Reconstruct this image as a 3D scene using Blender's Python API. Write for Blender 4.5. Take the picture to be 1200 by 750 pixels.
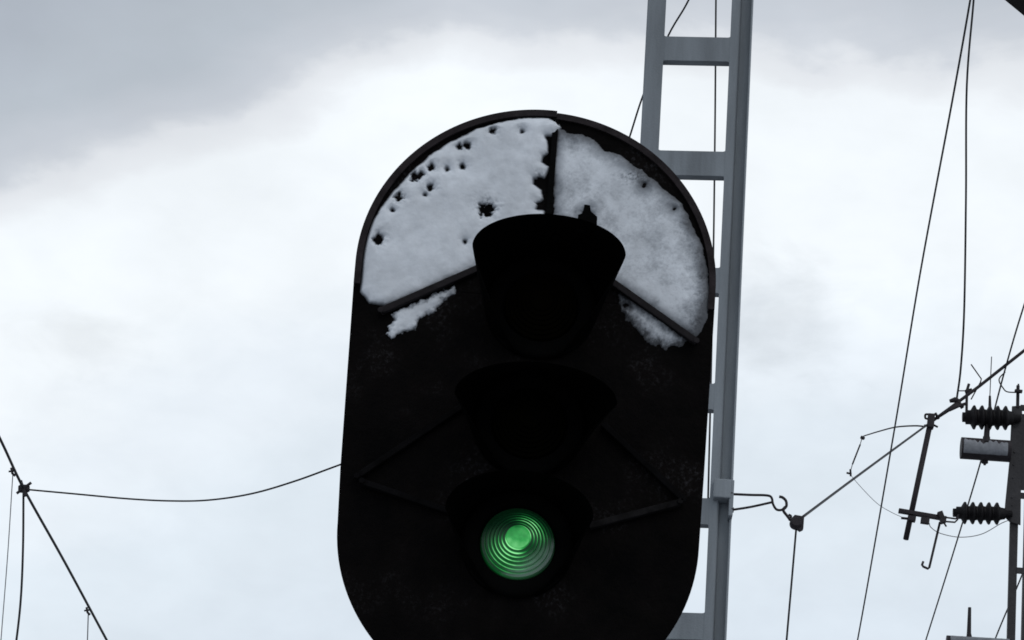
import bpy, bmesh, math, random
import numpy as np
from mathutils import Vector, Matrix
R = math.radians
random.seed(4)
for o in list(bpy.data.objects): bpy.data.objects.remove(o)
sc = bpy.context.scene
C = sc.collection

# ---------------------------------------------------------------- camera
PITCH, ROLL, F, CAMZ = R(22), R(4.2), 5032.0, 1.6
c_, s_, cr, sr = math.cos(PITCH), math.sin(PITCH), math.cos(ROLL), math.sin(ROLL)
FW = Vector((0, c_, s_)); RT = Vector((cr, -sr*s_, sr*c_)); UP = Vector((-sr, -cr*s_, cr*c_))
cam = bpy.data.cameras.new('camera'); cam.sensor_width = 36; cam.lens = F/1200*36
cam.clip_start = 0.05; cam.clip_end = 6000
co = bpy.data.objects.new('camera', cam); C.objects.link(co)
m = Matrix((RT, UP, -FW)).transposed().to_4x4(); m.translation = Vector((0, 0, CAMZ)); co.matrix_world = m
sc.camera = co

# ---------------------------------------------------------------- sky
w = bpy.data.worlds.new('World'); sc.world = w; w.use_nodes = True
nt = w.node_tree; nt.nodes.clear()
def N(t, **k):
    n = nt.nodes.new(t)
    for a, b in k.items(): setattr(n, a, b)
    return n
def L(a, b): nt.links.new(a, b)
def mth(op, a, b=None, c=None, clamp=False):
    n = N('ShaderNodeMath', operation=op); n.use_clamp = clamp
    for i, v in enumerate((a, b, c)):
        if v is None: continue
        if isinstance(v, (int, float)): n.inputs[i].default_value = v
        else: L(v, n.inputs[i])
    return n.outputs[0]
out = N('ShaderNodeOutputWorld')
sky = N('ShaderNodeTexSky', sky_type='NISHITA'); sky.sun_disc = False
SUN_EL, SUN_AZ = R(50), R(150)
sky.sun_elevation = SUN_EL; sky.sun_rotation = SUN_AZ
sky.air_density = 1.5; sky.dust_density = 3
bg1 = N('ShaderNodeBackground'); L(sky.outputs[0], bg1.inputs[0]); bg1.inputs[1].default_value = 0.1
tc = N('ShaderNodeTexCoord'); sep = N('ShaderNodeSeparateXYZ'); L(tc.outputs['Generated'], sep.inputs[0])
def noise(scale, detail, rough, stretch=(1, 1, 1), dist=0.0, off=(0, 0, 0)):
    mp = N('ShaderNodeMapping'); L(tc.outputs['Generated'], mp.inputs[0]); mp.inputs['Scale'].default_value = stretch
    mp.inputs['Location'].default_value = off
    n = N('ShaderNodeTexNoise'); L(mp.outputs[0], n.inputs['Vector'])
    n.inputs['Scale'].default_value = scale; n.inputs['Detail'].default_value = detail
    n.inputs['Roughness'].default_value = rough; n.inputs['Distortion'].default_value = dist
    return n.outputs[0]
n1 = noise(14, 5, .5, (1, 1, 2.2), .3, (.3, .1, .7))
n2 = noise(45, 6, .55, (1, 1, 1.8), .2)
n3 = noise(16, 4, .5, (1, 1, 1.5), .2, (1.3, .6, .2))
# height above the horizon, the cloud base slanting slightly from west to east
wst = mth('MINIMUM', mth('MAXIMUM', mth('MULTIPLY_ADD', sep.outputs['X'], -1.0, -0.02), 0.0), 0.16)
zz = mth('MULTIPLY_ADD', wst, 0.47, sep.outputs['Z'])
zz = mth('ADD', zz, mth('MULTIPLY_ADD', n1, 0.034, -0.017))
zz = mth('ADD', zz, mth('MULTIPLY_ADD', n2, 0.014, -0.007))
ramp = N('ShaderNodeValToRGB'); L(zz, ramp.inputs[0])
ramp.color_ramp.interpolation = 'EASE'
els = [(0.0, (.50, .56, .64)), (.20, (.68, .75, .84)), (.30, (.75, .83, .915)), (.345, (.795, .875, .95)), (.372, (.87, .935, 1.0)), (.394, (.97, 1.02, 1.06)),
       (.424, (.97, 1.02, 1.06)), (.432, (.84, .87, .91)), (.440, (.61, .65, .71)), (.457, (.51, .56, .62)), (.480, (.46, .505, .57)), (.75, (.44, .475, .53)), (1.0, (.40, .44, .50))]
cr_ = ramp.color_ramp
while len(cr_.elements) < len(els): cr_.elements.new(.5)
for e, (p, c) in zip(cr_.elements, els): e.position = p
for e, (p, c) in zip(cr_.elements, els): e.color = (*c, 1)
mul = N('ShaderNodeMix', data_type='RGBA', blend_type='MULTIPLY'); mul.inputs[0].default_value = 1
g = N('ShaderNodeMapRange'); L(n3, g.inputs[0]); g.inputs[1].default_value = .3; g.inputs[2].default_value = .7
g.inputs[3].default_value = .93; g.inputs[4].default_value = 1.03
g2 = N('ShaderNodeMapRange'); L(n2, g2.inputs[0]); g2.inputs[1].default_value = .3; g2.inputs[2].default_value = .7
g2.inputs[3].default_value = .97; g2.inputs[4].default_value = 1.03
gg = mth('MULTIPLY', g.outputs[0], g2.outputs[0])
# two faint darker puffs of cloud low in the north
def puff(v, rad, depth):
    sb = N('ShaderNodeVectorMath', operation='SUBTRACT'); L(tc.outputs['Generated'], sb.inputs[0]); sb.inputs[1].default_value = v
    sc_ = N('ShaderNodeVectorMath', operation='MULTIPLY'); L(sb.outputs[0], sc_.inputs[0]); sc_.inputs[1].default_value = (1, 1, 1.6)
    ln = N('ShaderNodeVectorMath', operation='LENGTH'); L(sc_.outputs[0], ln.inputs[0])
    dd = mth('ADD', ln.outputs['Value'], mth('MULTIPLY_ADD', n2, rad*2.6, -rad*1.3))
    mr = N('ShaderNodeMapRange', interpolation_type='SMOOTHSTEP'); L(dd, mr.inputs[0])
    mr.inputs[1].default_value = 0.0; mr.inputs[2].default_value = rad*1.5; mr.inputs[3].default_value = 1-depth; mr.inputs[4].default_value = 1
    return mr.outputs[0]
gg = mth('MULTIPLY', gg, puff((.062, .925, .379), .020, .16))
gg = mth('MULTIPLY', gg, puff((-.100, .930, .362), .012, .09))
L(ramp.outputs[0], mul.inputs[6]); L(gg, mul.inputs[7])
bg2 = N('ShaderNodeBackground'); L(mul.outputs[2], bg2.inputs[0]); bg2.inputs[1].default_value = 1.0
mx = N('ShaderNodeMixShader'); mx.inputs[0].default_value = .95
L(bg1.outputs[0], mx.inputs[1]); L(bg2.outputs[0], mx.inputs[2]); L(mx.outputs[0], out.inputs[0])

sl = bpy.data.lights.new('sun', 'SUN'); sl.energy = 0.5; sl.angle = R(40); sl.color = (1, .97, .93)
so = bpy.data.objects.new('sun', sl); C.objects.link(so)
sd = Vector((math.sin(SUN_AZ)*math.cos(SUN_EL), math.cos(SUN_AZ)*math.cos(SUN_EL), math.sin(SUN_EL)))
so.rotation_euler = sd.to_track_quat('Z', 'Y').to_euler()
sc.view_settings.view_transform = 'Standard'; sc.view_settings.look = 'None'
sc.view_settings.exposure = 0; sc.view_settings.gamma = 1
sc.render.engine = 'CYCLES'; sc.cycles.filter_width = 1.7

# ---------------------------------------------------------------- measuring: a sight line from the camera point onto a plane y = Y or a height h
def ray(px, py):
    return FW + RT*((px-600)/F) - UP*((py-375)/F)
def W(px, py, Y):
    d = ray(px, py); return Vector((0, 0, CAMZ)) + d*(Y/d.y)
def H(px, py, h):
    d = ray(px, py); return Vector((0, 0, CAMZ)) + d*((h-CAMZ)/d.z)

# ---------------------------------------------------------------- materials
def mat(name, col, rough=.7, metal=0., spec=.5, var=.25, scale=12, col2=None, bump=.15, bscale=60, streak=False):
    M = bpy.data.materials.new(name); M.use_nodes = True
    t = M.node_tree; b = t.nodes['Principled BSDF']
    b.inputs['Roughness'].default_value = rough; b.inputs['Metallic'].default_value = metal
    b.inputs['Specular IOR Level'].default_value = spec
    tx = t.nodes.new('ShaderNodeTexCoord'); mp = t.nodes.new('ShaderNodeMapping'); t.links.new(tx.outputs['Object'], mp.inputs[0])
    if streak: mp.inputs['Scale'].default_value = (1, 1, .12)
    n = t.nodes.new('ShaderNodeTexNoise'); t.links.new(mp.outputs[0], n.inputs['Vector'])
    n.inputs['Scale'].default_value = scale; n.inputs['Detail'].default_value = 8; n.inputs['Roughness'].default_value = .65
    r = t.nodes.new('ShaderNodeValToRGB'); t.links.new(n.outputs[0], r.inputs[0])
    r.color_ramp.elements[0].position = .33; r.color_ramp.elements[1].position = .68
    a = tuple(x*(1-var) for x in col); bb = col2 or tuple(x*(1+var) for x in col)
    r.color_ramp.elements[0].color = (*a, 1); r.color_ramp.elements[1].color = (*bb, 1)
    t.links.new(r.outputs[0], b.inputs['Base Color'])
    n2 = t.nodes.new('ShaderNodeTexNoise'); t.links.new(tx.outputs['Object'], n2.inputs['Vector'])
    n2.inputs['Scale'].default_value = bscale; n2.inputs['Detail'].default_value = 4
    bp = t.nodes.new('ShaderNodeBump'); bp.inputs['Strength'].default_value = bump; bp.inputs['Distance'].default_value = .01
    t.links.new(n2.outputs[0], bp.inputs['Height']); t.links.new(bp.outputs[0], b.inputs['Normal'])
    return M
M_black = mat('matt_black_paint', (.003, .003, .003), .85, spec=.05, var=.5, scale=9, bump=.25, bscale=90)
M_hood = mat('hood_black_paint', (.0022, .0022, .0022), .9, spec=.04, var=.4, scale=9, bump=.15)
M_rim = mat('weathered_rim_paint', (.022, .018, .0195), .75, spec=.12, var=.5, scale=30, bump=.3)
M_strut = mat('strut_paint', (.017, .015, .0165), .75, spec=.12, var=.35, scale=25, bump=.2)
M_galv = mat('galvanised_steel', (.215, .240, .262), .65, metal=.1, spec=.3, var=.26, scale=7, bump=.12, bscale=120, streak=True)
M_iron = mat('dark_weathered_iron', (.022, .018, .021), .65, metal=.1, spec=.35, var=.35, scale=20, bump=.2)
M_chord = mat('mast_steel', (.034, .033, .036), .65, metal=.1, spec=.35, var=.3, scale=10, bump=.2)
M_wire = mat('dark_wire', (.02, .02, .022), .6, metal=.2, spec=.3, var=.2, scale=30, bump=.05)
M_thin = mat('grey_thin_wire', (.14, .14, .15), .6, metal=.2, spec=.3, var=.2, scale=30, bump=.05)
M_ins = mat('brown_glazed_porcelain', (.006, .005, .006), .5, spec=.2, var=.3, scale=10, bump=.05)
M_ground = mat('patchy_snow_and_ballast', (.07, .065, .06), .95, spec=.1, var=.4, scale=.8, col2=(.62, .64, .68), bump=.5, bscale=8)
M_canopy = mat('dark_canopy_metal', (.012, .011, .011), .7, spec=.2, var=.3, scale=4)

# the back plate's paint: black, mottled, with a fine dusting of frozen snow in small patches
def plate_mat():
    M = mat('back_plate_paint', (.0022, .0023, .0028), .85, spec=.05, var=.6, scale=7, col2=(.0058, .0046, .0044), bump=.3, bscale=110)
    t = M.node_tree; b = t.nodes['Principled BSDF']
    src = b.inputs['Base Color'].links[0].from_socket
    tx = [n for n in t.nodes if n.type == 'TEX_COORD'][0]
    a = t.nodes.new('ShaderNodeTexNoise'); a.inputs['Scale'].default_value = 7; a.inputs['Detail'].default_value = 3
    f = t.nodes.new('ShaderNodeTexNoise'); f.inputs['Scale'].default_value = 130; f.inputs['Detail'].default_value = 6; f.inputs['Roughness'].default_value = .8
    for q in (a, f): t.links.new(tx.outputs['Object'], q.inputs['Vector'])
    r1 = t.nodes.new('ShaderNodeMapRange'); r1.inputs[1].default_value = .52; r1.inputs[2].default_value = .72
    r2 = t.nodes.new('ShaderNodeMapRange'); r2.inputs[1].default_value = .52; r2.inputs[2].default_value = .76
    t.links.new(a.outputs[0], r1.inputs[0]); t.links.new(f.outputs[0], r2.inputs[0])
    mu = t.nodes.new('ShaderNodeMath'); mu.operation = 'MULTIPLY'; mu.use_clamp = True
    t.links.new(r1.outputs[0], mu.inputs[0]); t.links.new(r2.outputs[0], mu.inputs[1])
    mx = t.nodes.new('ShaderNodeMix'); mx.data_type = 'RGBA'; mx.inputs[7].default_value = (.06, .06, .066, 1)
    t.links.new(mu.outputs[0], mx.inputs[0]); t.links.new(src, mx.inputs[6]); t.links.new(mx.outputs[2], b.inputs['Base Color'])
    return M
M_plate = plate_mat()

# snow: crust whose cover (thin grains showing the paint to thick white) is a vertex value from its thickness
def snow_mat():
    M = bpy.data.materials.new('wet_snow'); M.use_nodes = True; t = M.node_tree; b = t.nodes['Principled BSDF']
    at = t.nodes.new('ShaderNodeAttribute'); at.attribute_name = 'cover'
    r = t.nodes.new('ShaderNodeValToRGB'); t.links.new(at.outputs['Fac'], r.inputs[0])
    r.color_ramp.elements[0].color = (.035, .036, .04, 1); r.color_ramp.elements[1].color = (.76, .80, .85, 1)
    r.color_ramp.elements[0].position = .0; r.color_ramp.elements[1].position = 1
    e = r.color_ramp.elements.new(.45); e.color = (.34, .365, .40, 1)
    tx = t.nodes.new('ShaderNodeTexCoord')
    n = t.nodes.new('ShaderNodeTexNoise'); n.inputs['Scale'].default_value = 22; n.inputs['Detail'].default_value = 8; n.inputs['Roughness'].default_value = .65
    t.links.new(tx.outputs['Object'], n.inputs['Vector'])
    mr = t.nodes.new('ShaderNodeMapRange'); mr.inputs[1].default_value = .3; mr.inputs[2].default_value = .7; mr.inputs[3].default_value = .80; mr.inputs[4].default_value = 1.08
    t.links.new(n.outputs[0], mr.inputs[0])
    mx = t.nodes.new('ShaderNodeMix'); mx.data_type = 'RGBA'; mx.blend_type = 'MULTIPLY'; mx.inputs[0].default_value = 1
    t.links.new(r.outputs[0], mx.inputs[6]); t.links.new(mr.outputs[0], mx.inputs[7]); t.links.new(mx.outputs[2], b.inputs['Base Color'])
    b.inputs['Roughness'].default_value = .9; b.inputs['Specular IOR Level'].default_value = .2
    n2 = t.nodes.new('ShaderNodeTexNoise'); n2.inputs['Scale'].default_value = 160; n2.inputs['Detail'].default_value = 4
    t.links.new(tx.outputs['Object'], n2.inputs['Vector'])
    bp = t.nodes.new('ShaderNodeBump'); bp.inputs['Strength'].default_value = .14; bp.inputs['Distance'].default_value = .003
    t.links.new(n2.outputs[0], bp.inputs['Height']); t.links.new(bp.outputs[0], b.inputs['Normal'])
    return M
M_snow = snow_mat()
M_snow2 = mat('old_snow', (.42, .44, .47), .9, spec=.1, var=.2, scale=14, bump=.5, bscale=30)

def lens_mat(name, col, lit):
    M = bpy.data.materials.new(name); M.use_nodes = True; t = M.node_tree; b = t.nodes['Principled BSDF']
    b.inputs['Base Color'].default_value = (*col, 1); b.inputs['Roughness'].default_value = .25
    b.inputs['Specular IOR Level'].default_value = .45
    if not lit: b.inputs['Roughness'].default_value = .5; b.inputs['Specular IOR Level'].default_value = .0
    else: b.inputs['Specular IOR Level'].default_value = .28
    if lit:
        # lamp light through a stepped lens: bright bull's eye, bright edges of the steps, uneven round the rings
        tx = t.nodes.new('ShaderNodeTexCoord'); sp = t.nodes.new('ShaderNodeSeparateXYZ'); t.links.new(tx.outputs['Object'], sp.inputs[0])
        def m_(op, a, bb=None, cl=False):
            n = t.nodes.new('ShaderNodeMath'); n.operation = op; n.use_clamp = cl
            for i, v in enumerate((a, bb)):
                if v is None: continue
                if isinstance(v, (int, float)): n.inputs[i].default_value = v
                else: t.links.new(v, n.inputs[i])
            return n.outputs[0]
        X, Z = sp.outputs['X'], sp.outputs['Z']
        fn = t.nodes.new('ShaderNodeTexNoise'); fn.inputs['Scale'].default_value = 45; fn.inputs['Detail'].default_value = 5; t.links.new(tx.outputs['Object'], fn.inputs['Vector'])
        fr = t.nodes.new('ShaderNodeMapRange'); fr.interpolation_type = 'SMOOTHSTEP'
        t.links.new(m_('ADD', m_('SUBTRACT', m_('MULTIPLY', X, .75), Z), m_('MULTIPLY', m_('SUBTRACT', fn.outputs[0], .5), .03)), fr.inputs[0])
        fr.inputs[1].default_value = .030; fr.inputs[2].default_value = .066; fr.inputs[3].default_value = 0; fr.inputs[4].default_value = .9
        fm_ = t.nodes.new('ShaderNodeMix'); fm_.data_type = 'RGBA'; fm_.inputs[6].default_value = (*col, 1); fm_.inputs[7].default_value = (.22, .27, .25, 1)  # pale reflection at the lower right, painted into the glass colour
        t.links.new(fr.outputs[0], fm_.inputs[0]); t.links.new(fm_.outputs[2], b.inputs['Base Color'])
        rr = m_('SQRT', m_('ADD', m_('MULTIPLY', X, X), m_('MULTIPLY', Z, Z)))
        # ring edges
        ph = m_('FRACT', m_('DIVIDE', m_('SUBTRACT', rr, .0235), .0060))
        saw = t.nodes.new('ShaderNodeValToRGB'); t.links.new(ph, saw.inputs[0])
        el = saw.color_ramp.elements
        el[0].position = 0; el[0].color = (.05, .05, .05, 1); el[1].position = 1; el[1].color = (.05, .05, .05, 1)
        for p, v in ((.25, .07), (.58, .20), (.80, 1.0)): e = el.new(p); e.color = (v, v, v, 1)
        cen = t.nodes.new('ShaderNodeMapRange'); t.links.new(rr, cen.inputs[0])
        cen.inputs[1].default_value = .0225; cen.inputs[2].default_value = .0205; cen.inputs[3].default_value = 0; cen.inputs[4].default_value = 1
        ang = m_('ARCTAN2', Z, X)
        # brighter arcs to the upper right and to the lower left
        a1 = m_('POWER', m_('MAXIMUM', m_('COSINE', m_('SUBTRACT', ang, R(48))), 0), 2.5)
        a2 = m_('POWER', m_('MAXIMUM', m_('COSINE', m_('SUBTRACT', ang, R(236))), 0), 2.0)
        av = m_('ADD', m_('ADD', m_('MULTIPLY', a1, 1.25), m_('MULTIPLY', a2, 1.1)), .10)
        nz = t.nodes.new('ShaderNodeTexNoise'); nz.inputs['Scale'].default_value = 60; nz.inputs['Detail'].default_value = 4; t.links.new(tx.outputs['Object'], nz.inputs['Vector'])
        av = m_('MULTIPLY', av, m_('ADD', m_('MULTIPLY', nz.outputs[0], 1.2), .4))
        fall = t.nodes.new('ShaderNodeMapRange'); t.links.new(rr, fall.inputs[0])
        fall.inputs[1].default_value = .020; fall.inputs[2].default_value = .068; fall.inputs[3].default_value = 1.15; fall.inputs[4].default_value = .5
        low = t.nodes.new('ShaderNodeMapRange'); t.links.new(Z, low.inputs[0])
        low.inputs[1].default_value = -.06; low.inputs[2].default_value = .06; low.inputs[3].default_value = .17; low.inputs[4].default_value = -.10  # sky light from below put into the glow: raised low, dimmed at the top
        ring = m_('ADD', m_('MULTIPLY', m_('MULTIPLY', saw.outputs[0], av), fall.outputs[0]), low.outputs[0])
        cv = m_('MULTIPLY', cen.outputs[0], m_('ADD', m_('SUBTRACT', m_('MULTIPLY', nz.outputs[0], .5), m_('MULTIPLY', Z, 8)), .27))
        inv = m_('SUBTRACT', 1, cen.outputs[0])
        edge = t.nodes.new('ShaderNodeMapRange'); edge.interpolation_type = 'SMOOTHSTEP'; t.links.new(m_('ADD', rr, m_('MULTIPLY', Z, .10)), edge.inputs[0])
        edge.inputs[1].default_value = .040; edge.inputs[2].default_value = .067; edge.inputs[3].default_value = 1; edge.inputs[4].default_value = .06
        tot = m_('ADD', cv, m_('MULTIPLY', m_('MULTIPLY', ring, inv), edge.outputs[0]))
        cr2 = t.nodes.new('ShaderNodeValToRGB'); t.links.new(tot, cr2.inputs[0])
        e = cr2.color_ramp.elements; e[0].color = (.0, .004, .001, 1); e[1].color = (.30, .90, .36, 1)
        q = e.new(.25); q.color = (.004, .070, .015, 1)
        q = e.new(.55); q.color = (.032, .33, .070, 1)
        t.links.new(cr2.outputs[0], b.inputs['Emission Color']); b.inputs['Emission Strength'].default_value = 1.0
    return M
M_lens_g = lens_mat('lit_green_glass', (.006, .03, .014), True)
M_lens_y = lens_mat('unlit_yellow_glass', (.0022, .0022, .0013), False)
M_lens_r = lens_mat('unlit_red_glass', (.0026, .0022, .0013), False)

# ---------------------------------------------------------------- builders
def link(name, bm, material, parent=None, smooth=False, origin=None):
    me = bpy.data.meshes.new(name)
    if origin is not None: bmesh.ops.translate(bm, vec=-Vector(origin), verts=bm.verts)
    bmesh.ops.recalc_face_normals(bm, faces=bm.faces)
    if smooth:
        for f in bm.faces: f.smooth = True
    bm.to_mesh(me); bm.free(); me.materials.append(material)
    o = bpy.data.objects.new(name, me); C.objects.link(o)
    if origin is not None: o.location = origin
    if parent is not None:
        o.parent = parent
        q = parent
        while q is not None: o.location = Vector(o.location) - Vector(q.location); q = q.parent
    return o
def tag(o, label=None, cat=None, group=None, kind=None):
    if label: o['label'] = label
    if cat: o['category'] = cat
    if group: o['group'] = group
    if kind: o['kind'] = kind
    return o
def thing(name, loc, label, cat, group=None):
    o = bpy.data.objects.new(name, None); o.empty_display_size = .1; C.objects.link(o); o.location = loc
    return tag(o, label, cat, group)
def smooth_pts(pts, n=8):
    p = [Vector(q) for q in pts]
    if len(p) < 3: return p
    e = [p[0]*2-p[1]] + p + [p[-1]*2-p[-2]]; out = []
    for i in range(1, len(e)-2):
        for k in range(n):
            t = k/n; a, b, c, d = e[i-1:i+3]
            out.append(.5*((2*b)+(c-a)*t+(2*a-5*b+4*c-d)*t*t+(3*b-a-3*c+d)*t**3))
    return out+[p[-1]]
def tube(bm, pts, r, seg=10, curve=False):
    p = smooth_pts(pts) if curve else [Vector(q) for q in pts]
    rs = r if isinstance(r, (list, tuple)) else [r]*len(p)
    if len(rs) != len(p): rs = [rs[0]+(rs[-1]-rs[0])*i/(len(p)-1) for i in range(len(p))]
    rings = []; ref = None
    for i, q in enumerate(p):
        t = (p[min(i+1, len(p)-1)]-p[max(i-1, 0)]).normalized()
        if ref is None: ref = t.orthogonal().normalized()
        ref = (ref-t*ref.dot(t)).normalized(); b = t.cross(ref)
        rings.append([bm.verts.new(q+(ref*math.cos(2*math.pi*k/seg)+b*math.sin(2*math.pi*k/seg))*rs[i]) for k in range(seg)])
    for a, b in zip(rings, rings[1:]):
        for k in range(seg): bm.faces.new((a[k], a[(k+1) % seg], b[(k+1) % seg], b[k]))
    bm.faces.new(rings[0][::-1]); bm.faces.new(rings[-1])
def lathe(bm, p0, axis, prof, seg=40, cap=True):
    """prof: (distance along axis, radius)"""
    axis = Vector(axis).normalized(); u = axis.orthogonal().normalized(); v = axis.cross(u); p0 = Vector(p0); rings = []
    for a, r in prof:
        if r < 1e-6: rings.append([bm.verts.new(p0+axis*a)])
        else: rings.append([bm.verts.new(p0+axis*a+(u*math.cos(2*math.pi*k/seg)+v*math.sin(2*math.pi*k/seg))*r) for k in range(seg)])
    for a, b in zip(rings, rings[1:]):
        for k in range(seg):
            k2 = (k+1) % seg
            if len(a) == 1 and len(b) == 1: continue
            if len(a) == 1: bm.faces.new((a[0], b[k], b[k2]))
            elif len(b) == 1: bm.faces.new((a[k], a[k2], b[0]))
            else: bm.faces.new((a[k], a[k2], b[k2], b[k]))
    if cap:
        if len(rings[0]) > 1: bm.faces.new(rings[0][::-1])
        if len(rings[-1]) > 1: bm.faces.new(rings[-1])
def beam(bm, a, b, wid, dep, up=(0, -1, 0), bev=0.0):
    """bar from a to b; wid in the plane across `up`, dep along `up`"""
    a, b = Vector(a), Vector(b); t = (b-a).normalized(); u = Vector(up); u = (u-t*u.dot(t)).normalized(); s = t.cross(u)
    vs = [bm.verts.new(q+s*wid/2*i+u*dep/2*j) for q in (a, b) for i, j in ((-1, -1), (1, -1), (1, 1), (-1, 1))]
    fs = [(0, 1, 2, 3), (7, 6, 5, 4)]+[(k, k+4, (k+1) % 4+4, (k+1) % 4) for k in range(4)]
    new = [bm.faces.new([vs[i] for i in f]) for f in fs]
    if bev > 0:
        bmesh.ops.bevel(bm, geom=list({e for f in new for e in f.edges}), offset=bev, segments=2, affect='EDGES', profile=.6)
def box(bm, lo, hi, bev=0.0):
    lo, hi = Vector(lo), Vector(hi); c = (lo+hi)/2
    beam(bm, (c.x, c.y, lo.z), (c.x, c.y, hi.z), abs(hi.x-lo.x), abs(hi.y-lo.y), (0, -1, 0), bev)
def prism(bm, poly, y0, y1):
    """polygon given in x,z, from y0 (front) to y1 (back)"""
    a = [bm.verts.new((x, y0, z)) for x, z in poly]; b = [bm.verts.new((x, y1, z)) for x, z in poly]
    bm.faces.new(a); bm.faces.new(b[::-1])
    for k in range(len(poly)):
        k2 = (k+1) % len(poly); bm.faces.new((a[k], b[k], b[k2], a[k2]))
NB = bmesh.new

# ---------------------------------------------------------------- ground
bm = NB(); bmesh.ops.create_grid(bm, x_segments=2, y_segments=2, size=3000)
tag(link('ground', bm, M_ground), kind='structure')

# ================================================================ the signal
PY = 7.14                      # front face of the back plate
XC, RAD, ZT, ZB = .0382, .3225, 4.573, 4.078
sig = thing('railway_signal', (XC, PY+.15, 0),
            'big black oblong railway signal with patchy snow on top and a lit green lamp', 'railway signal')
XS = W(648, 200, PY).x         # the seam between the two upper sheets
def arc(cx, cz, r, a0, a1, n=48):
    return [(cx+r*math.cos(R(a0+(a1-a0)*i/n)), cz+r*math.sin(R(a0+(a1-a0)*i/n))) for i in range(n+1)]
a_seam = math.degrees(math.acos((XS-XC)/RAD))
ZJ = 4.532
# lower sheet, upper left sheet, upper right sheet
bm = NB(); prism(bm, [(XC-RAD-.0045, ZJ-.001), (XC-RAD+.0010, ZB+.10)]+arc(XC+.0005, ZB, RAD-.0040, 180, 360, 72)+[(XC+RAD-.0015, ZB+.15), (XC+RAD+.0010, ZJ-.001)], PY, PY+.004)
link('back_panel', bm, M_plate, sig)
bm = NB(); prism(bm, [(XS-.0008, ZJ), (XS-.0008, ZT+math.sqrt((RAD+.002)**2-(XS-XC)**2))]+arc(XC, ZT, RAD+.002, a_seam, 180)[1:]+[(XC-RAD-.002, ZJ)], PY, PY+.004)
link('back_panel', bm, M_plate, sig)
bm = NB(); prism(bm, [(XC+RAD, ZJ)]+arc(XC, ZT, RAD, 0, a_seam)+[(XS+.0008, ZJ)], PY, PY+.004)
link('back_panel', bm, M_plate, sig)
# raised rim
def rim(a0, a1, r1, wd, y0, y1, ext=None, n=60, cz=ZT):
    bm = NB(); o_ = arc(XC, cz, r1, a0, a1, n); i_ = arc(XC, cz, r1-wd, a0, a1, n)[::-1]
    if ext and a1 > 179: o_ = o_+[(o_[-1][0], ext)]; i_ = [(i_[0][0], ext)]+i_     # straight run down the side
    elif ext: o_ = [(o_[0][0], ext)]+o_; i_ = i_+[(i_[-1][0], ext)]
    v = [[bm.verts.new((x, y, z)) for x, z in o_+i_] for y in (y0, y1)]
    n_ = len(o_); t = 2*n_
    for k in range(n_-1):
        j = t-1-k
        bm.faces.new((v[0][k], v[0][k+1], v[0][j-1], v[0][j])); bm.faces.new((v[1][k], v[1][k+1], v[1][j-1], v[1][j]))
    for k in range(t):
        bm.faces.new((v[0][k], v[0][(k+1) % t], v[1][(k+1) % t], v[1][k]))
    return link('rim', bm, M_rim, sig)
rim(a_seam, 180, RAD+.0045, .0120, PY-.007, PY+.007, ZJ)
rim(0, a_seam-.06, RAD+.0008, .012, PY-.006, PY+.007, ZJ)
# seam strip between the two sheets
bm = NB(); beam(bm, (XS-.002, PY-.003, W(648, 252, PY).z), (XS-.001, PY-.003, W(650, 135, PY).z), .0105, .005)
link('seam_strip', bm, M_black, sig)
# stiffening bars on the face of the plate
def strut(a, b, wd=.0125, y=PY-.007, ma=None):
    bm = NB(); beam(bm, W(*a, y), W(*b, y), wd, .0125, bev=.002)
    # fixing bolt at the outer end
    p = W(*a, y); lathe(bm, p+Vector((0, -.0064, 0)), (0, -1, 0), [(0, .0055), (.004, .0055)], 6)
    link('strut', bm, ma or M_strut, sig)
strut((446, 365), (560, 315)); strut((816, 401), (716, 330))
M_st2 = mat('darker_strut_paint', (.0034, .0032, .0036), .85, spec=.05, var=.6, scale=20)  # darker tone for the middle bars and the lower left one
strut((418, 559), (545, 474), .011, ma=M_st2); strut((801, 586), (706, 497), .011, ma=M_st2)
strut((424, 565), (545, 606), .011, ma=M_st2); strut((797, 589), (690, 617), .012, ma=mat('mid_tone_strut_paint', (.010, .0095, .010), .85, spec=.05, var=.6, scale=30))  # lower right bar in a tone between the upper bars and the darker ones
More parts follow.
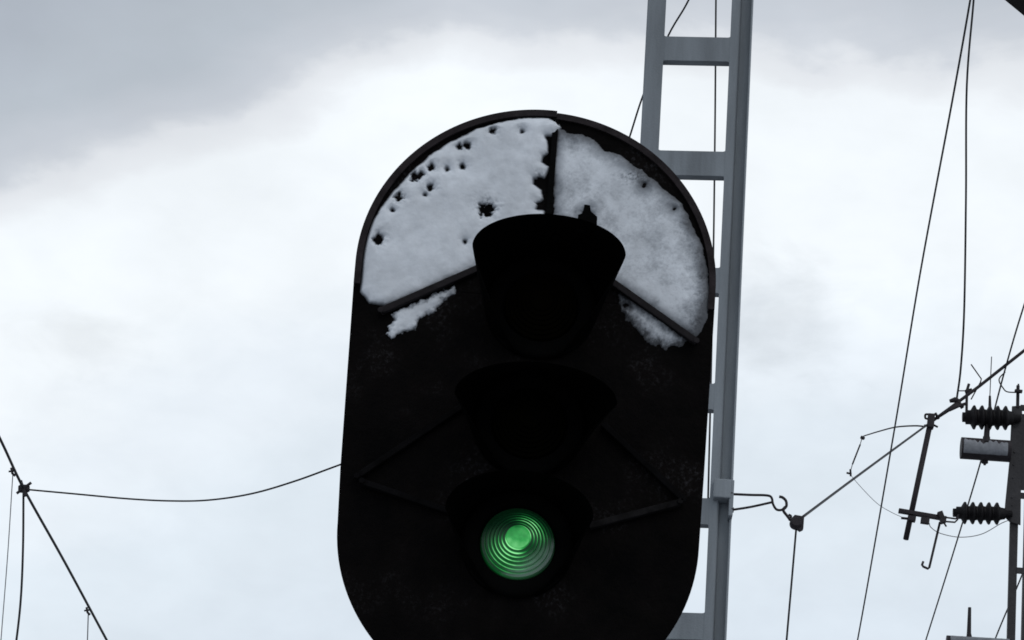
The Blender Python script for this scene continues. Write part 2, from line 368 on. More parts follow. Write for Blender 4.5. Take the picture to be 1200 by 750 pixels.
# lamps
def lamp(cx, cz, top_px, half_w, hood_px_w, lens_mat_, label=None, dx=0.0, D=.20):
    """hood front edge reaches the given height"""
    yl = PY-.004
    # bezel
    bm = NB(); lathe(bm, (cx, PY, cz), (0, -1, 0), [(0, .098), (.012, .098), (.016, .092), (.016, .0695), (.004, .0685), (.004, .067)], 64, cap=False)
    bz = link('bezel', bm, M_hood, sig, True)
    # stepped lens, the bull's eye standing out in the middle
    prof = [(.0, .066), (.004, .0655)]; r = .0645; a = .008
    while r > .0235:
        prof += [(a, r), (a+.0045, r-.0010), (a+.0058, r-.0066)]; r -= .0072; a += .0052
    prof += [(a-.003, .0222), (a+.004, .0215)]+[(a+.004+.006*math.sin(t*math.pi/2/6), .0215*math.cos(t*math.pi/2/6)) for t in range(1, 6)]+[(a+.010, 0)]
    bm = NB(); lathe(bm, (cx, PY-.002, cz), (0, -1, 0), prof, 96, cap=False)
    ln = link('lens', bm, lens_mat_, sig, False, origin=(cx, PY-.002, cz))
    if label: ln['label'] = label
    # hood: a visor round the lamp, long over the top, cut back to nothing below
    hz = W(*top_px, PY-D).z; hx = W(*top_px, PY-D).x
    n = 72; inner = []; outer = []; M = 10
    zc = hz-half_w[1]
    prs = []
    for k in range(n+1):
        a = R(-68+316*k/n)
        bx, bz_ = cx+.100*math.cos(a), cz+.100*math.sin(a)
        s = math.sin(a)
        if s >= -.02:
            L_ = D-.02*(1-max(s, 0)); fx, fz = hx+half_w[0]*math.cos(a), zc+half_w[1]*max(s, 0)
            fz -= 0.0
        else:
            t = min(1, -s/.93); t2 = t**1.15
            L_ = (D-.02)*(1-t2)+.018*t2
            fx = (hx+half_w[0]*math.copysign(abs(math.cos(a))**1.0, math.cos(a)))*(1-t2)+(cx+.101*math.cos(a))*t2
            fz = zc*(1-t)+(cz+.101*math.sin(a))*t
        prs.append(((bx, bz_), (fx, fz), L_))
    bm = NB(); grid = []
    for (b0, f0, L_) in prs:
        row = []
        for j in range(M+1):
            t = j/M; e = t*(1.25-.25*t)
            row.append(bm.verts.new((b0[0]+(f0[0]-b0[0])*e, PY-L_*t, b0[1]+(f0[1]-b0[1])*e)))
        grid.append(row)
    for r0, r1 in zip(grid, grid[1:]):
        for j in range(M): bm.faces.new((r0[j], r0[j+1], r1[j+1], r1[j]))
    bmesh.ops.solidify(bm, geom=bm.faces[:], thickness=.003)
    link('hood', bm, M_hood, sig, True)
lamp(.0500, 4.510, (646.5, 251), (.1355, .062), 178, M_lens_r, 'unlit dark lens under the top hood')
lamp(.0440, 4.285, (631, 424), (.142, .062), 190, M_lens_y, 'unlit dark lens under the middle hood', D=.18)
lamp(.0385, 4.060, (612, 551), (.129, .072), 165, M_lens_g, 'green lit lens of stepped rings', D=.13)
# small clip standing on top of the highest hood
p = W(688, 262, PY-.15)
bm = NB(); prism(bm, [(p.x-.018, p.z-.016), (p.x-.017, p.z+.013), (p.x-.009, p.z+.017), (p.x-.007, p.z+.034), (p.x+.003, p.z+.033), (p.x+.005, p.z+.022), (p.x+.017, p.z+.012), (p.x+.018, p.z-.018)], PY-.156, PY-.148)
link('hood_clip', bm, M_hood, sig)
# lamp case and mast behind the plate
bm = NB(); box(bm, (XC-.15, PY+.006, 3.86), (XC+.15, PY+.24, 4.72), .01); link('lamp_case', bm, M_black, sig)
bm = NB(); tube(bm, [(XC, PY+.32, 0), (XC, PY+.32, 4.6)], .07, 24); link('post', bm, M_black, sig, True)
for z in (4.05, 4.55):
    bm = NB(); box(bm, (XC-.09, PY+.235, z-.03), (XC+.09, PY+.41, z+.03), .004)
    link('clamp', bm, M_black, sig)

# ---------------------------------------------------------------- snow stuck to the plate
rng = np.random.RandomState(7)
TAB = rng.rand(256, 256)
def vnoise(x, y):
    xi = np.floor(x).astype(int); yi = np.floor(y).astype(int); fx = x-xi; fy = y-yi
    fx = fx*fx*(3-2*fx); fy = fy*fy*(3-2*fy)
    g = lambda i, j: TAB[i % 256, j % 256]
    return (g(xi, yi)*(1-fx)+g(xi+1, yi)*fx)*(1-fy)+(g(xi, yi+1)*(1-fx)+g(xi+1, yi+1)*fx)*fy
def fbm(x, y, o=4, gain=.5):
    s = 0; a = 1; t = 0
    for k in range(o):
        s = s+a*(vnoise(x+17.3*k, y+9.1*k)-.5); t += a; a *= gain; x = x*2.03; y = y*2.03
    return s/t*2
def sdf(px, py, poly):
    P = np.array(poly, float); Q = np.roll(P, -1, 0); d = np.full(px.shape, 1e9); ins = np.zeros(px.shape, bool)
    for (ax, ay), (bx, by) in zip(P, Q):
        ex, ey = bx-ax, by-ay; t = np.clip(((px-ax)*ex+(py-ay)*ey)/(ex*ex+ey*ey+1e-9), 0, 1)
        d = np.minimum(d, np.hypot(px-ax-t*ex, py-ay-t*ey))
        c = (ay > py) != (by > py)
        with np.errstate(divide='ignore', invalid='ignore'):
            xi = (bx-ax)*(py-ay)/(by-ay+1e-12)+ax
        ins ^= c & (px < xi)
    return np.where(ins, d, -d)
def proj(x, y, z):
    d = np.stack([x, np.full(x.shape, y), z-CAMZ], -1)
    f = d@np.array(FW); return 600+F*(d@np.array(RT))/f, 375-F*(d@np.array(UP))/f
def snow(poly, T, edge_amp, edge_freq, holes=(), soft=None, step=.0014, ragged=None, lump=1.0, grow=0.0):
    Wp = [W(a, b, PY) for a, b in poly]
    x0, x1 = min(p.x for p in Wp)-.01, max(p.x for p in Wp)+.01; z0, z1 = min(p.z for p in Wp)-.01, max(p.z for p in Wp)+.01
    nx, nz = int((x1-x0)/step), int((z1-z0)/step)
    X, Z = np.meshgrid(np.linspace(x0, x1, nx), np.linspace(z0, z1, nz), indexing='ij')
    px, py = proj(X, PY, Z)
    d = sdf(px, py, poly)
    d = d+grow+edge_amp*fbm(X*edge_freq, Z*edge_freq, 5, .6)
    for (hx, hy, hr, k) in holes:
        hr = hr*(.82 if hr < 6 else 1)
        rr = np.hypot(px-hx, py-hy)+ (hr*.75)*fbm(X*200+hx, Z*200, 3) + hr*.14*np.cos(np.arctan2(py-hy, px-hx)*k+hx)
        d = np.minimum(d, rr-hr)
    # never past the inside of the rim
    rad = np.where(Z > ZT, np.hypot(X-XC, Z-ZT), np.abs(X-XC))
    d = np.minimum(d, (RAD-.0085-rad)*654)
    cover = np.clip(d/3.0, 0, 1)
    if ragged is not None:
        rg, cv = ragged(px, py, d, X, Z)
        d = np.minimum(d, rg); cover = np.minimum(cover, cv)
    h = T*(1-np.exp(-np.maximum(d, 0)/4.5))*(1+.35*lump*fbm(X*22, Z*22, 3)+.05*lump*fbm(X*90, Z*90, 3))
    h = np.where(d > 0, h+.0002, np.maximum(d*.0012, -.0022))
    keep = h > -.0018
    f = keep[:-1, :-1] & keep[1:, :-1] & keep[1:, 1:] & keep[:-1, 1:]
    a = np.arange(nx*nz).reshape(nx, nz)
    F4 = np.stack([a[:-1, :-1][f], a[1:, :-1][f], a[1:, 1:][f], a[:-1, 1:][f]], -1)
    used = np.unique(F4); remap = np.zeros(nx*nz, int); remap[used] = np.arange(len(used)); F4 = remap[F4]
    V = np.stack([X.ravel()[used]-sig.location.x, PY-h.ravel()[used]-sig.location.y, Z.ravel()[used]], -1)
    me = bpy.data.meshes.new('snow_patch')
    me.from_pydata(V.tolist(), [], F4.tolist())
    at = me.attributes.new('cover', 'FLOAT', 'POINT'); at.data.foreach_set('value', cover.ravel()[used].astype(np.float32))
    me.polygons.foreach_set('use_smooth', [True]*len(me.polygons)); me.materials.append(M_snow); me.update()
    o = bpy.data.objects.new('snow_patch', me); C.objects.link(o); o.parent = sig
    return o
def rag_l(px, py, d, X, Z):
    g = fbm(X*130, Z*130, 5, .7)
    return (d/5+.5+.9*g)*5, np.clip(.35+d/8+.6*g, .12, 1)
PL = [(652, 143), (640, 142), (610, 143), (585, 148), (560, 156), (530, 170), (505, 187), (482, 207), (465, 227), (450, 246), (440, 262), (431, 283),
      (426, 300), (420, 320), (419, 333), (426, 344), (434, 354), (452, 357), (480, 346), (520, 329), (556, 313), (566, 320), (600, 300), (600, 268), (620, 262), (637, 256), (637, 249), (627, 246), (629, 237), (635, 233),
      (633, 224), (624, 217), (623, 208), (637, 207), (641, 201), (642, 196), (634, 191), (635, 184), (641, 179), (640, 168), (638, 160), (650, 157), (656, 150)]
PL = [((x-628)*1.014+628, (y-333)*1.016+333) if math.hypot(x-628, y-333) > 178 and x < 645 and y < 325 else (x, y) for x, y in PL]
lo = snow(PL, .011, 1.8, 60, grow=2.0, lump=.7, holes=[(577, 154, 3.4, 4), (547, 171, 3.6, 3), (539, 173, 3.2, 5), (542, 196, 2.4, 3), (505, 197, 3.6, 4), (524, 199, 2.0, 4), (486, 208, 5.2, 3), (493, 205, 3, 4),
    (504, 221, 3.2, 4), (467, 232, 5.2, 4), (570, 247, 7.0, 3), (565, 243, 4, 4), (443, 281, 5.2, 4), (545, 284, 1.5, 3), (498, 229, 1.3, 3), (633, 212, 5, 4), (634, 241, 4.5, 3), (612, 155, 1.5, 3), (460, 247, 1.6, 3)])
lo['label'] = 'thick white snow left of the seam with dark holes'
snow([(458, 368), (480, 358), (510, 345), (532, 337), (531, 343), (518, 352), (515, 360), (500, 368), (490, 376), (488, 386), (478, 386), (470, 390), (458, 396), (453, 391), (455, 384), (463, 376)], .006, 5.0, 110, ragged=rag_l, grow=1.0)
def rag_r(px, py, d, X, Z):
    # thin and grainy towards the outer edge
    g = fbm(X*210, Z*210, 4, .8); g2 = fbm(X*36+5, Z*36, 4)
    outer = np.hypot((px-640)/.985, (py-335))   # distance from the arc's centre
    t = np.clip((193-outer)/26, -1, 1.3)
    cv = np.clip(.24+.50*t+.26*g+.34*g2, 0, 1)
    dk = np.exp(-(((px-745)/26)**2+((py-208)/12)**2))
    cv = np.clip(cv-dk*(.45+.9*g), .0, 1)
    rg = (t+.60+.9*g)*8
    return rg, np.clip(np.where(d > 22, cv, cv*np.clip(.30+d/22, 0, 1)), .12, 1)
PR = [(655, 153), (665, 158), (680, 160), (698, 168), (706, 180), (725, 183), (738, 194), (757, 206), (775, 222), (795, 240), (806, 262), (818, 288), (825, 318), (827, 345), (824, 370), (818, 388), (811, 394),
      (780, 372), (750, 351), (728, 336), (712, 330), (690, 300), (690, 280), (670, 265), (652, 258), (651, 225), (650, 200), (652, 170)]
PR = [((x-640)*1.012+640, y) if x > 790 else (x, y) for x, y in PR]
ro = snow(PR, .006, 2.6, 70, grow=2.5, holes=[(755, 218, 3.0, 3), (790, 245, 1.8, 3), (687, 251, 5, 4)], ragged=rag_r, lump=.6)
ro['label'] = 'thinner grainy snow right of the seam'
def rag_r2(px, py, d, X, Z):
    g = fbm(X*230, Z*130, 4, .8)
    cv = np.clip(-.05+d/20+.35*g, .06, .8); return (d/6+.45+1.1*g)*6, cv
snow([(727, 345), (740, 350), (770, 370), (803, 396), (797, 404), (780, 407), (765, 402), (750, 390), (738, 378), (729, 365)], .005, 5.0, 90, [(733, 358, 3.5, 3)], ragged=rag_r2, grow=1.5)

# ================================================================ battened steel mast behind the signal
YM = 13.5
tilt = 0
mast = thing('lattice_mast', (.58, YM, 0), 'grey galvanised ladder-like steel mast standing behind the signal', 'mast')
mast.rotation_euler = (0, -.0088, R(-6)); mast.location.x += .055
def lrail(x0, x1, side):
    """a folded channel: flat front flange and a web turned back"""
    bm = NB(); t = .006; d = .085
    fx = x0 if side < 0 else x1
    if side > 0:   # front face, then outer side angled
        poly = [(x0, 0), (x0+.026, 0), (x0+.030, .004), (x0+.034, .034), (x1-.004, .034), (x1-.003, .004), (x1, .004), (x1, d), (x0+.01, d), (x0+.01, d-t), (x1-t, d-t), (x1-t, .040), (x0+.028, .040), (x0+.024, t), (x0, t)]
    else:
        poly = [(x1, 0), (x0+.004, 0), (x0, .004), (x0, d), (x1-.01, d), (x1-.01, d-t), (x0+t, d-t), (x0+t, t), (x1, t)]
    for z in (0, 10.5): pass
    a = [bm.verts.new((x, y, 0)) for x, y in poly]; b = [bm.verts.new((x, y, 10.5)) for x, y in poly]
    bm.faces.new(a); bm.faces.new(b)
    for k in range(len(poly)):
        k2 = (k+1) % len(poly); bm.faces.new((a[k], a[k2], b[k2], b[k]))
    return link('rail', bm, M_galv, None)
def put(o, par): o.parent = par; return o
put(lrail(.409-.58, .474-.58, -1), mast); put(lrail(.704-.58, .776-.58, 1), mast)
zb = [W(816, y, YM).z for y in (60, 193.5)]
z0 = W(816, 61, YM).z; dz = .4215
k = -18
XL, XR = .4745-.583, .7035-.577
seen = [W(816, y, YM).z for y in (56, 190.5, 327.5, 464, 599, 734.5)]
for i in range(-17, 5):
    zc = seen[-i] if -5 <= i <= 0 else (seen[0]+dz*i if i > 0 else seen[-1]+.418*(i+5)); hh = .046; fl = .010
    if zc > 10.4 or zc < .1: continue
    poly = []
    # plate with small fillets where it meets the rails
    def fil(cx, cz, a0, a1): return [(cx+fl*math.cos(R(a0+(a1-a0)*q/4)), cz+fl*math.sin(R(a0+(a1-a0)*q/4))) for q in range(5)]
    poly += fil(XL+fl, zc-hh-fl, 180, 90)
    poly += fil(XR-fl, zc-hh-fl, 90, 0)
    poly += fil(XR-fl, zc+hh+fl, 0, -90)
    poly += fil(XL+fl, zc+hh+fl, 270, 180)
    bm = NB(); prism(bm, poly, 0.001, .007)
    beam(bm, (XL, .024, zc-hh+.003), (XR, .024, zc-hh+.003), .034, .006, (0, 0, 1))    # turned-back lower lip
    put(link('batten', bm, M_galv, None), mast)

# clamp and arm on the mast's right edge, with its hook
arm = thing('bracket_arm', W(849, 585, YM-.02), 'small forked arm with a hook clamped to the right side of the grey mast', 'bracket')
AY = YM-.03
def P_(a, b, y=None): return W(a, b, AY if y is None else y)
def rel(pts): return pts
bm = NB(); c0 = P_(849, 575); c1 = P_(850, 572)
box(bm, (W(836, 575, AY).x, AY-.012, W(843, 584, AY).z), (W(856.5, 575, AY).x, AY+.11, W(843, 562, AY).z), .004)
box(bm, (W(855, 575, AY).x, AY-.008, W(857, 605, AY).z), (W(860, 575, AY).x, AY+.06, W(857, 563, AY).z), .003)
link('clamp', bm, M_galv, arm)
bm = NB()
tube(bm, [P_(857, 579), P_(880, 580), P_(898, 580.5), P_(904, 583), P_(906, 591), P_(910, 597), P_(916, 597.5), P_(920, 594)], .0042, 10, True)
tube(bm, [P_(858, 597.5), P_(880, 594), P_(905, 588.5)], .0040, 10, True)
for a, b in ((857, 579), (858, 597.5)): lathe(bm, P_(a-1, b), (1, 0, 0), [(0, .009), (.008, .009)], 6)
link('fork', bm, M_iron, arm, True)
bm = NB(); tube(bm, [P_(913, 582), P_(917, 583), P_(921, 587), P_(921.5, 593), P_(918, 598), P_(922, 604), P_(926, 609)], .0048, 10, True)
link('hook', bm, M_iron, arm, True)
for nm, q in (('clevis', 0),):
    bm = NB()
    lathe(bm, P_(933, 611, AY-.03), (0, 1, 0), [(0, .014), (.012, .020), (.03, .020), (.045, .014)], 20)
    prism(bm, [(P_(927, 609).x, P_(927, 609).z), (P_(931, 605).x, P_(931, 605).z), (P_(942, 607).x, P_(942, 607).z), (P_(941, 621).x, P_(941, 621).z), (P_(937, 623).x, P_(937, 623).z), (P_(928, 616).x, P_(928, 616).z)], AY-.016, AY+.006)
    tube(bm, [P_(924, 603), P_(927, 605), P_(925, 609), P_(930, 609)], .004, 8, True)
    link(nm, bm, M_iron, arm)

# ================================================================ wires
def wire(name, pts, r, label, cat='wire', material=None, group=None, curve=True, clamp=None):
    bm = NB(); tube(bm, pts, r, 8, curve)
    return tag(link(name, bm, material or M_wire, None, True), label, cat, group)
def on(px, py, Y): return W(px, py, Y)
wire('tie_wire', [on(935, 610, YM-.03), on(1010, 554, 15.5), on(1089, 496, 18)], .0047, 'taut dark wire rising from the arm hook to the leaning tube clamp', 'tie wire')
wire('hanging_wire', [on(933, 620, YM-.03), on(927, 690, YM-.03), on(921, 760, YM-.03), on(915, 840, YM-.03)], .0034, 'dark wire hanging straight down from the arm hook', 'wire')
wire('overhead_line', [H(1155, -110, 7.4), H(1137, 0, 7.4), H(1116, 118, 7.4), H(1078, 322, 7.4), H(1047, 510, 7.4), H(1005, 750, 7.4), H(975, 900, 7.4)], .0033, 'long slanting overhead line, the leftmost crossing the sky right of the mast', 'overhead line')
wire('jumper_cable', [on(1146, -70, 17.4), on(1141, 0, 17.5), on(1133, 100, 17.6), on(1132, 230, 17.8), on(1130, 360, 17.9), on(1126, 430, 18), on(1121, 469, 18)], .0048, 'dark slack cable dropping from above to the clamp on the sloping tube', 'cable')
wire('overhead_line', [H(1235, 255, 8.8), H(1200, 358, 8.8), H(1177, 436, 8.8), H(1149, 542, 8.8), H(1118, 645, 8.8), H(1085, 750, 8.8), H(1050, 860, 8.8)], .0040, 'slanting overhead line passing behind the ribbed insulators', 'overhead line')
wire('overhead_line', [H(1240, 560, 8.2), H(1200, 668, 8.2), H(1165, 752, 8.2), H(1130, 850, 8.2)], .0040, 'short slanting line low at the right edge beside the far mast foot', 'overhead line')
wire('guy_wire', [on(833, -60, 16), on(807, 0, 16.2), on(783, 42, 16.4), on(755, 108, 16.6), on(737, 163, 16.8), on(712, 240, 17), on(650, 430, 17.6)], .0042, 'thin dark wire slanting behind the mast top and down behind the signal', 'wire')
wire('vertical_cable', [on(840, -60, 14.2), on(839, 0, 14.2), on(838, 140, 14.2), on(836, 300, 14.2), on(833, 450, 13.9), on(829.5, 596, 13.6)], .0034, 'thin dark cable running down between the two rails of the mast', 'cable')
# left side: carrier wire with its droppers
HM = 6.6
KN = H(28, 573, HM)
cw = thing('carrier_wire', KN, 'dark carrier wire slanting down to the right in the lower left corner', 'overhead line')
bm = NB(); tube(bm, [H(-60, 392, HM), H(0, 514, HM), KN, H(76, 659, HM), H(125, 750, HM), H(170, 833, HM)], .0050, 8, True)
link('wire', bm, M_wire, cw, True)
bm = NB()
lathe(bm, KN+Vector((-.02, 0, 0)), (1, .15, .1), [(0, .010), (.008, .015), (.03, .015), (.04, .010)], 12)
beam(bm, KN+Vector((-.014, -.01, .026)), KN+Vector((.010, -.01, -.03)), .012, .014, bev=.002)
tube(bm, [KN+Vector((-.022, -.01, -.022)), KN+Vector((.024, -.01, .022))], .005, 8)
link('clamp', bm, M_iron, cw)
for (a, b) in ((15, 553), (103, 716)):
    q = H(a, b, HM); bm = NB(); tube(bm, [q+Vector((-.006, -.006, .012)), q+Vector((.0, -.006, -.008)), q+Vector((.010, -.006, -.016))], .0045, 8)
    tube(bm, [q+Vector((-.014, -.006, -.002)), q+Vector((.012, -.006, .004))], .0035, 8)
    link('dropper_clip', bm, M_iron, cw)
Yk = H(28, 573, HM).y; Y1 = H(15, 555, HM).y; Y2 = H(103, 717, HM).y
wire('dropper_wire', [on(15, 556, Y1), on(9, 650, Y1), on(1, 752, Y1), on(-6, 850, Y1)], .0017, 'thin grey dropper hanging left of the knot at the lower left', 'dropper', M_thin, 'droppers of the carrier wire')
wire('dropper_wire', [on(103.5, 718, Y2), on(102.5, 750, Y2), on(100, 830, Y2)], .0022, 'thin grey dropper hanging low from the right part of the carrier wire', 'dropper', M_thin, 'droppers of the carrier wire')
wire('hanging_cable', [on(27.5, 576, Yk), on(27, 640, Yk), on(24.5, 700, Yk), on(19, 752, Yk), on(8, 830, Yk)], .0040, 'thicker dark cable hanging from the knot of the carrier wire', 'cable')
wire('cross_wire', [on(30, 573.5, Yk), on(90, 579, Yk), on(150, 584.5, Yk-.1), on(200, 587, Yk-.2), on(245, 586, Yk-.3), on(295, 578.5, Yk-.45), on(345, 564, Yk-.6), on(400, 544, Yk-.7), on(520, 500, Yk-1), on(742, 420, 13.6)], .0032, 'sagging dark wire from the carrier wire across to behind the signal', 'wire')

# ================================================================ catenary mast at the right
YF = 18.0
fm = thing('catenary_mast', (W(1192, 500, YF).x, YF, 0), 'dark riveted steel catenary mast at the right edge carrying ribbed insulators', 'mast')
x0, x1 = 2.279, 2.314
ztop = W(1193, 478, YF).z; zfoot = W(1185, 610, YF).z
bm = NB(); box(bm, (x0, YF, 0), (x1, YF+.035, ztop-.02), .002)
link('chord', bm, M_chord, fm)
bm = NB(); box(bm, (x0+.066, YF+.01, 0), (x0+.165, YF+.06, ztop-.02), .002)
link('chord', bm, M_chord, fm)
# gusset plate between the two insulators, with rivets
bm = NB()
g = [(1186, 476), (1198, 475), (1197, 540), (1196, 615), (1183, 611), (1177, 605), (1178, 590), (1183, 540)]
prism(bm, [(W(a, b, YF-.012).x, W(a, b, YF-.012).z) for a, b in g], YF-.012, YF-.004)
for a, b in ((1186, 583), (1186, 592), (1184, 601), (1190, 485), (1190, 500), (1189, 530), (1188, 545), (1187, 560)): lathe(bm, W(a, b, YF-.012), (0, -1, 0), [(0, .005), (.003, .004), (.004, 0)], 10)
link('gusset_plate', bm, M_chord, fm)
bm = NB(); prism(bm, [(W(a, b, YF-.003).x, W(a, b, YF-.003).z) for a, b in ((1197, 485), (1222, 486), (1220, 575), (1196.5, 574))], YF-.0035, YF+.003)
link('gusset_plate', bm, M_chord, fm)
for y in (478, 581, 669, 760, 850): # battens between the chords
    q = W(1198, y, YF); bm = NB(); box(bm, (x1-.003, YF-.004, q.z-.014), (x0+.17, YF+.004, q.z+.014), .001)
    link('batten', bm, M_chord, fm)
def insulator(pl, pr, r_sh, r_core, n=5, y=YF-.03):
    a, b = W(*pl, y), W(*pr, y); ax = b-a; Ln = ax.length
    prof = [(-.035, r_core*.62), (-.022, r_core*.62), (-.020, r_core*.9), (0, r_core*.9)]
    for k in range(n):
        s = Ln*k/n; d = Ln/n
        prof += [(s+d*.08, r_core), (s+d*.34, r_sh*.93), (s+d*.48, r_sh), (s+d*.62, r_sh*.95), (s+d*.80, r_core*1.05)]
    prof += [(Ln, r_core*.9), (Ln+.018, r_core*.8), (Ln+.020, r_core*.5), (Ln+.05, r_core*.5)]
    bm = NB(); lathe(bm, a, ax, prof, 28); return link('insulator', bm, M_ins, fm, True)
insulator((1137, 489), (1183, 490), .056, .036, 5)
insulator((1126, 601), (1173, 602), .051, .031, 5)
# thick pipe bracket below the upper insulator, with snow on it
def S(p, y): return W(*p, y)
bm = NB(); pa, pb = W(1126, 525, YF-.05), W(1184, 529, YF-.05); rp = .049
lathe(bm, pa, pb-pa, [(0, rp), (0, rp), ((pb-pa).length, rp)], 32)
pipe = link('cross_pipe', bm, M_iron, fm, False)
bm = NB(); n = 60; m_ = 14; ax = (pb-pa).normalized(); Ln = (pb-pa).length
gridv = []
for i in range(n+1):
    s = Ln*(.03+.90*i/n); row = []
    top = 34+10*math.sin(i*.42)*math.sin(i*.21+1)+5*math.sin(i*.9)
    if 22 < i < 34: top -= 14
    for j in range(m_+1):
        a = R(-48+(top+48)*j/m_); th = .0055*math.sin(math.pi*min(1, max(0, j/m_)))*(1 if 0 < i < n else 0)+(-.002 if j in (0, m_) or i in (0, n) else .001)
        th += .0008*random.random() if 0 < j < m_ and 0 < i < n else 0
        row.append(bm.verts.new(pa+ax*s+Vector((0, -math.cos(a), math.sin(a)))*(rp+th)))
    gridv.append(row)
for r0, r1 in zip(gridv, gridv[1:]):
    for j in range(m_): bm.faces.new((r0[j], r0[j+1], r1[j+1], r1[j]))
M_dirty = mat('thin_dirty_snow', (.24, .25, .27), .9, spec=.1, var=.25, scale=18, bump=.2, bscale=60)
link('snow_crust', bm, M_dirty, pipe, True)
# stem through insulator and pipe
bm = NB(); y = YF-.03
tube(bm, [W(1157, 497, y), W(1156, 515, y)], [.012, .014], 12)
link('stem', bm, M_iron, fm)
bm = NB(); tube(bm, [W(1156, 513, y-.03), W(1156, 520, y-.055)], .017, 10); link('stem_foot', bm, M_iron, fm)
bm = NB(); lathe(bm, W(1154, 541, y), (0, 0, -1), [(-.01, .012), (.0, .016), (.006, .016), (.010, .007), (.016, .006)], 10)
link('nut', bm, M_iron, fm)
# vertical prong above the insulator
bm = NB(); tube(bm, [W(1160, 480, y), W(1160, 464, y)], [.008, .0055], 10); tube(bm, [W(1160, 465, y), W(1161, 440, y), W(1162, 418, y)], .0022, 8)
link('prong', bm, M_iron, fm)
# end fittings that carry the sloping tube and the horns
bm = NB(); tube(bm, [W(1132.5, 494, y), W(1133, 458, y), W(1135.5, 450, y)], .0065, 10); tube(bm, [W(1132, 489, y), W(1139, 489, y)], .013, 10)
beam(bm, W(1131, 459, y), W(1139, 457, y), .013, .02, bev=.002); tube(bm, [W(1122, 458, y), W(1133, 458, y)], .0028, 8)
link('end_fitting', bm, M_iron, fm)
bm = NB(); tube(bm, [W(1138, 427, y), W(1145, 437, y), W(1150, 444, y), W(1149, 448, y), W(1144, 457, y), W(1138, 468, y)], .0030, 8)
link('horn', bm, M_iron, fm)
bm = NB(); tube(bm, [W(1178, 436, y), W(1172, 442, y), W(1171, 447, y), W(1175, 454, y), W(1180, 459, y), W(1192, 460, y)], .0030, 8, True)
link('horn', bm, M_iron, fm)
bm = NB(); tube(bm, [W(1192.5, 478, y+.02), W(1193, 452, y+.02)], .0080, 10); tube(bm, [W(1193, 456, y+.02), W(1193.5, 450, y+.02)], .004, 8); beam(bm, W(1189, 458, y), W(1198, 459, y), .012, .02, bev=.002)
link('end_fitting', bm, M_iron, fm)

# low bracket with snow and a pin at the bottom right
bk0, bk1 = W(1109, 752.5, YF-.05), W(1186, 757, YF-.05)
bm = NB(); lathe(bm, bk0, bk1-bk0, [(0, .030), ((bk1-bk0).length, .030)], 24); pipe2 = link('cross_pipe', bm, M_iron, fm)
pipe2['label'] = 'lower pipe at the bottom edge with a pin on it'
bm = NB(); tube(bm, [W(1136, 751, YF-.05), W(1135.5, 742, YF-.05), W(1136.3, 712, YF-.05)], [.016, .010, .0075], 10)
link('pin', bm, M_iron, fm)
bm = NB(); ax = (bk1-bk0).normalized(); Ln = (bk1-bk0).length; gridv = []
for i in range(31):
    row = []
    for j in range(9):
        a = R(-20+80*j/8); th = .004*math.sin(math.pi*j/8)-(.001 if j in (0, 8) else 0)+.0015*random.random()*(0 < j < 8)
        row.append(bm.verts.new(bk0+ax*(Ln*(.05+.9*i/30))+Vector((0, -math.cos(a), math.sin(a)))*(.030+th)))
    gridv.append(row)
for r0, r1 in zip(gridv, gridv[1:]):
    for j in range(8): bm.faces.new((r0[j], r0[j+1], r1[j+1], r1[j]))
link('snow_crust', bm, M_dirty, pipe2, True)

# swinging assembly: sloping tube, leaning tube, registration arm
YC = YF-.10
ca = thing('swivel_bracket', W(1090, 494, YC), 'dark leaning tube held under a sloping tube between the mast arm and insulators', 'bracket')
bm = NB(); tube(bm, [W(1089, 496, YC), W(1115, 477, YC), W(1147, 453, YC), W(1200, 411, YC), W(1290, 339, YC)], .0074, 12)
tube(bm, [W(1094, 492, YC), W(1116, 478, YC-.01), W(1132, 473, YC-.01)], [.0075, .0075], 10)
beam(bm, W(1112, 480, YC-.008), W(1124, 474.5, YC-.008), .018, .018, bev=.003)
link('sloping_tube', bm, M_iron, ca, True)
bm = NB(); tube(bm, [W(1113, 470, YC), W(1119, 468.5, YC), W(1124, 470, YC)], [.008, .013, .009], 10); tube(bm, [W(1121, 468, YC), W(1128, 478, YC)], .009, 8)
link('clamp', bm, M_iron, ca)
bm = NB(); tube(bm, [W(1091, 492, YC), W(1061.5, 632, YC)], .0125, 16); link('leaning_tube', bm, M_iron, ca, True)
bm = NB(); beam(bm, W(1091.5, 486, YC), W(1090, 502, YC), .030, .04, bev=.004)
tube(bm, [W(1088, 491, YC), W(1084.5, 490, YC), W(1084.5, 486, YC), W(1088, 485.5, YC), W(1098, 486, YC)], .0050, 8, True)
tube(bm, [W(1094, 498, YC), W(1099, 500.5, YC)], .005, 8); tube(bm, [W(1096, 484, YC), W(1100, 491, YC)], .006, 8); tube(bm, [W(1083, 499, YC), W(1092, 498, YC)], .006, 8)
link('head_clamp', bm, M_iron, ca)
bm = NB(); beam(bm, W(1053, 598.5, YC-.01), W(1109, 608, YC-.01), .019, .022, bev=.002)
link('registration_arm', bm, M_iron, ca)
bm = NB(); beam(bm, W(1064, 607.5, YC-.02), W(1073, 609, YC-.02), .022, .03, bev=.003); tube(bm, [W(1056, 607, YC-.01), W(1066, 608, YC-.01)], .006, 8)
link('clamp', bm, M_iron, ca)
bm = NB(); beam(bm, W(1079, 609.5, YC-.02), W(1089, 611, YC-.02), .028, .024, bev=.002)
link('clamp', bm, M_iron, ca)
bm = NB(); beam(bm, W(1101, 600, YC-.02), W(1106, 613, YC-.02), .024, .028, bev=.003)
tube(bm, [W(1105, 611, YC-.02), W(1109, 617, YC-.02)], .004, 8)
link('clamp', bm, M_iron, ca)
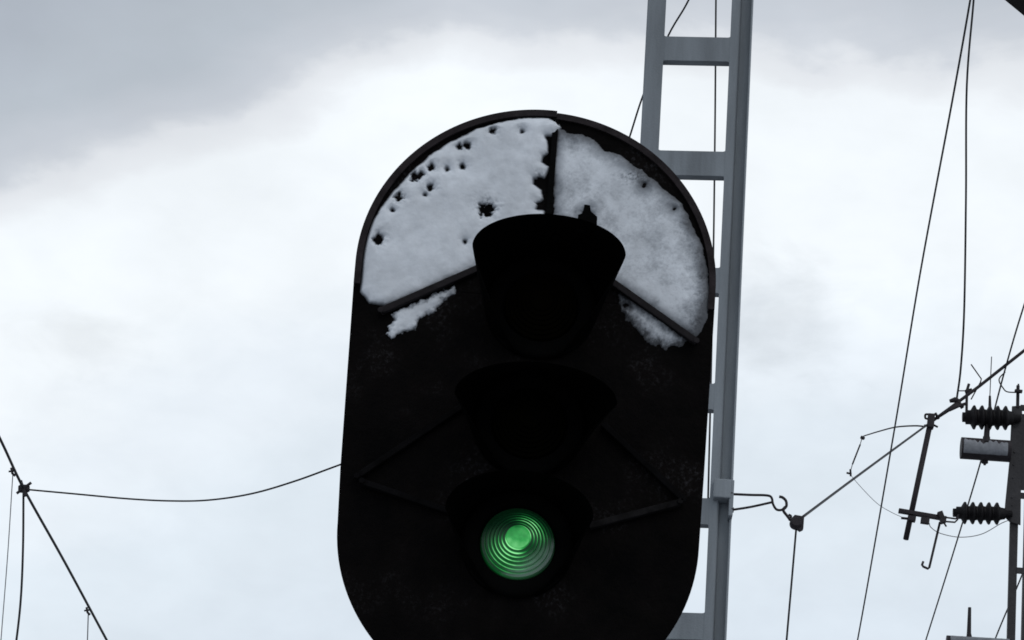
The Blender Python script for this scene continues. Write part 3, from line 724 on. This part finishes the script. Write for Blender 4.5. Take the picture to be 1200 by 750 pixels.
bm = NB(); tube(bm, [W(1106, 606, YC), W(1120, 608, YC), W(1123, 605, YC)], .0042, 8); tube(bm, [W(1106, 611, YC), W(1119, 612, YC), W(1122, 609, YC), W(1123, 603, YC)], .0042, 8)
link('shackle', bm, M_iron, ca)
bm = NB(); tube(bm, [W(1101.5, 612, YC), W(1089, 665, YC), W(1087.5, 666.5, YC), W(1082, 664, YC), W(1080.5, 662, YC), W(1082, 658, YC)], .0055, 10)
link('hooked_rod', bm, M_iron, ca, True)
bm = NB(); tube(bm, [W(1085, 500, YC), W(1072, 499, YC), W(1050, 500.5, YC), W(1030, 505.5, YC), W(1012, 511, YC)], [.0042, .0028], 8, True)
link('jumper_wire', bm, M_iron, ca, True)
bm = NB(); lathe(bm, W(1008.5, 512, YC), (1, 0, -.4), [(0, .006), (.004, .0085), (.016, .0085), (.02, .005)], 8)
tube(bm, [W(1010, 514, YC), W(1008, 521, YC)], .0018, 8); tube(bm, [W(1008, 521, YC), W(999, 544, YC)], .0036, 8); tube(bm, [W(999, 544, YC), W(997, 551, YC)], .0018, 8)
tube(bm, [W(992, 554, YC), W(998, 555.5, YC)], .0048, 8); tube(bm, [W(996.5, 550, YC), W(997, 558, YC)], .0046, 8)
link('fuse_rod', bm, M_iron, ca)
bm = NB(); tube(bm, [W(997, 557, YC), W(1010, 572, YC), W(1028, 590, YC), W(1044, 600, YC), W(1058, 606.5, YC)], .0013, 6, True)
link('thin_wire', bm, M_thin, ca, True)
wire('bond_wire', [W(1089, 613, YC), W(1091, 618, YC), W(1102, 625, YC), W(1125, 629.5, YC), W(1150, 626, YC), W(1172, 614, YC), W(1181, 610, YC)], .0019, 'thin wire looping under the lower ribbed insulator', 'wire', M_thin)

# ================================================================ canopy corner, top right
hC = 4.3
a = H(1177.5, 0, hC); b = H(1200, 18.5, hC); d = (b-a); d.normalize()
cn = thing('platform_canopy', (b.x+1.2, b.y, 0), 'dark canopy edge poking into the top right corner', 'canopy')
nrm = Vector((d.y, -d.x, 0))
q = H(1200, 0, hC)
if (q-a).dot(nrm) < 0: nrm = -nrm
bm = NB(); p1 = a-d*0.9; p2 = b+d*2.6
cor = [p1, p2, p2+nrm*1.4, p1+nrm*1.4]
lo_ = [bm.verts.new(v) for v in cor]; hi_ = [bm.verts.new(v+Vector((0, 0, .12))) for v in cor]
bm.faces.new(lo_); bm.faces.new(hi_)
for k in range(4): bm.faces.new((lo_[k], lo_[(k+1) % 4], hi_[(k+1) % 4], hi_[k]))
link('roof', bm, M_canopy, cn)
pp = (p1+p2)/2+nrm*1.1+d*.9
bm = NB(); tube(bm, [(pp.x, pp.y, 0), (pp.x, pp.y, hC-.002)], .06, 16); link('column', bm, M_canopy, cn, True)
print('canopy', a, b, nrm, pp)
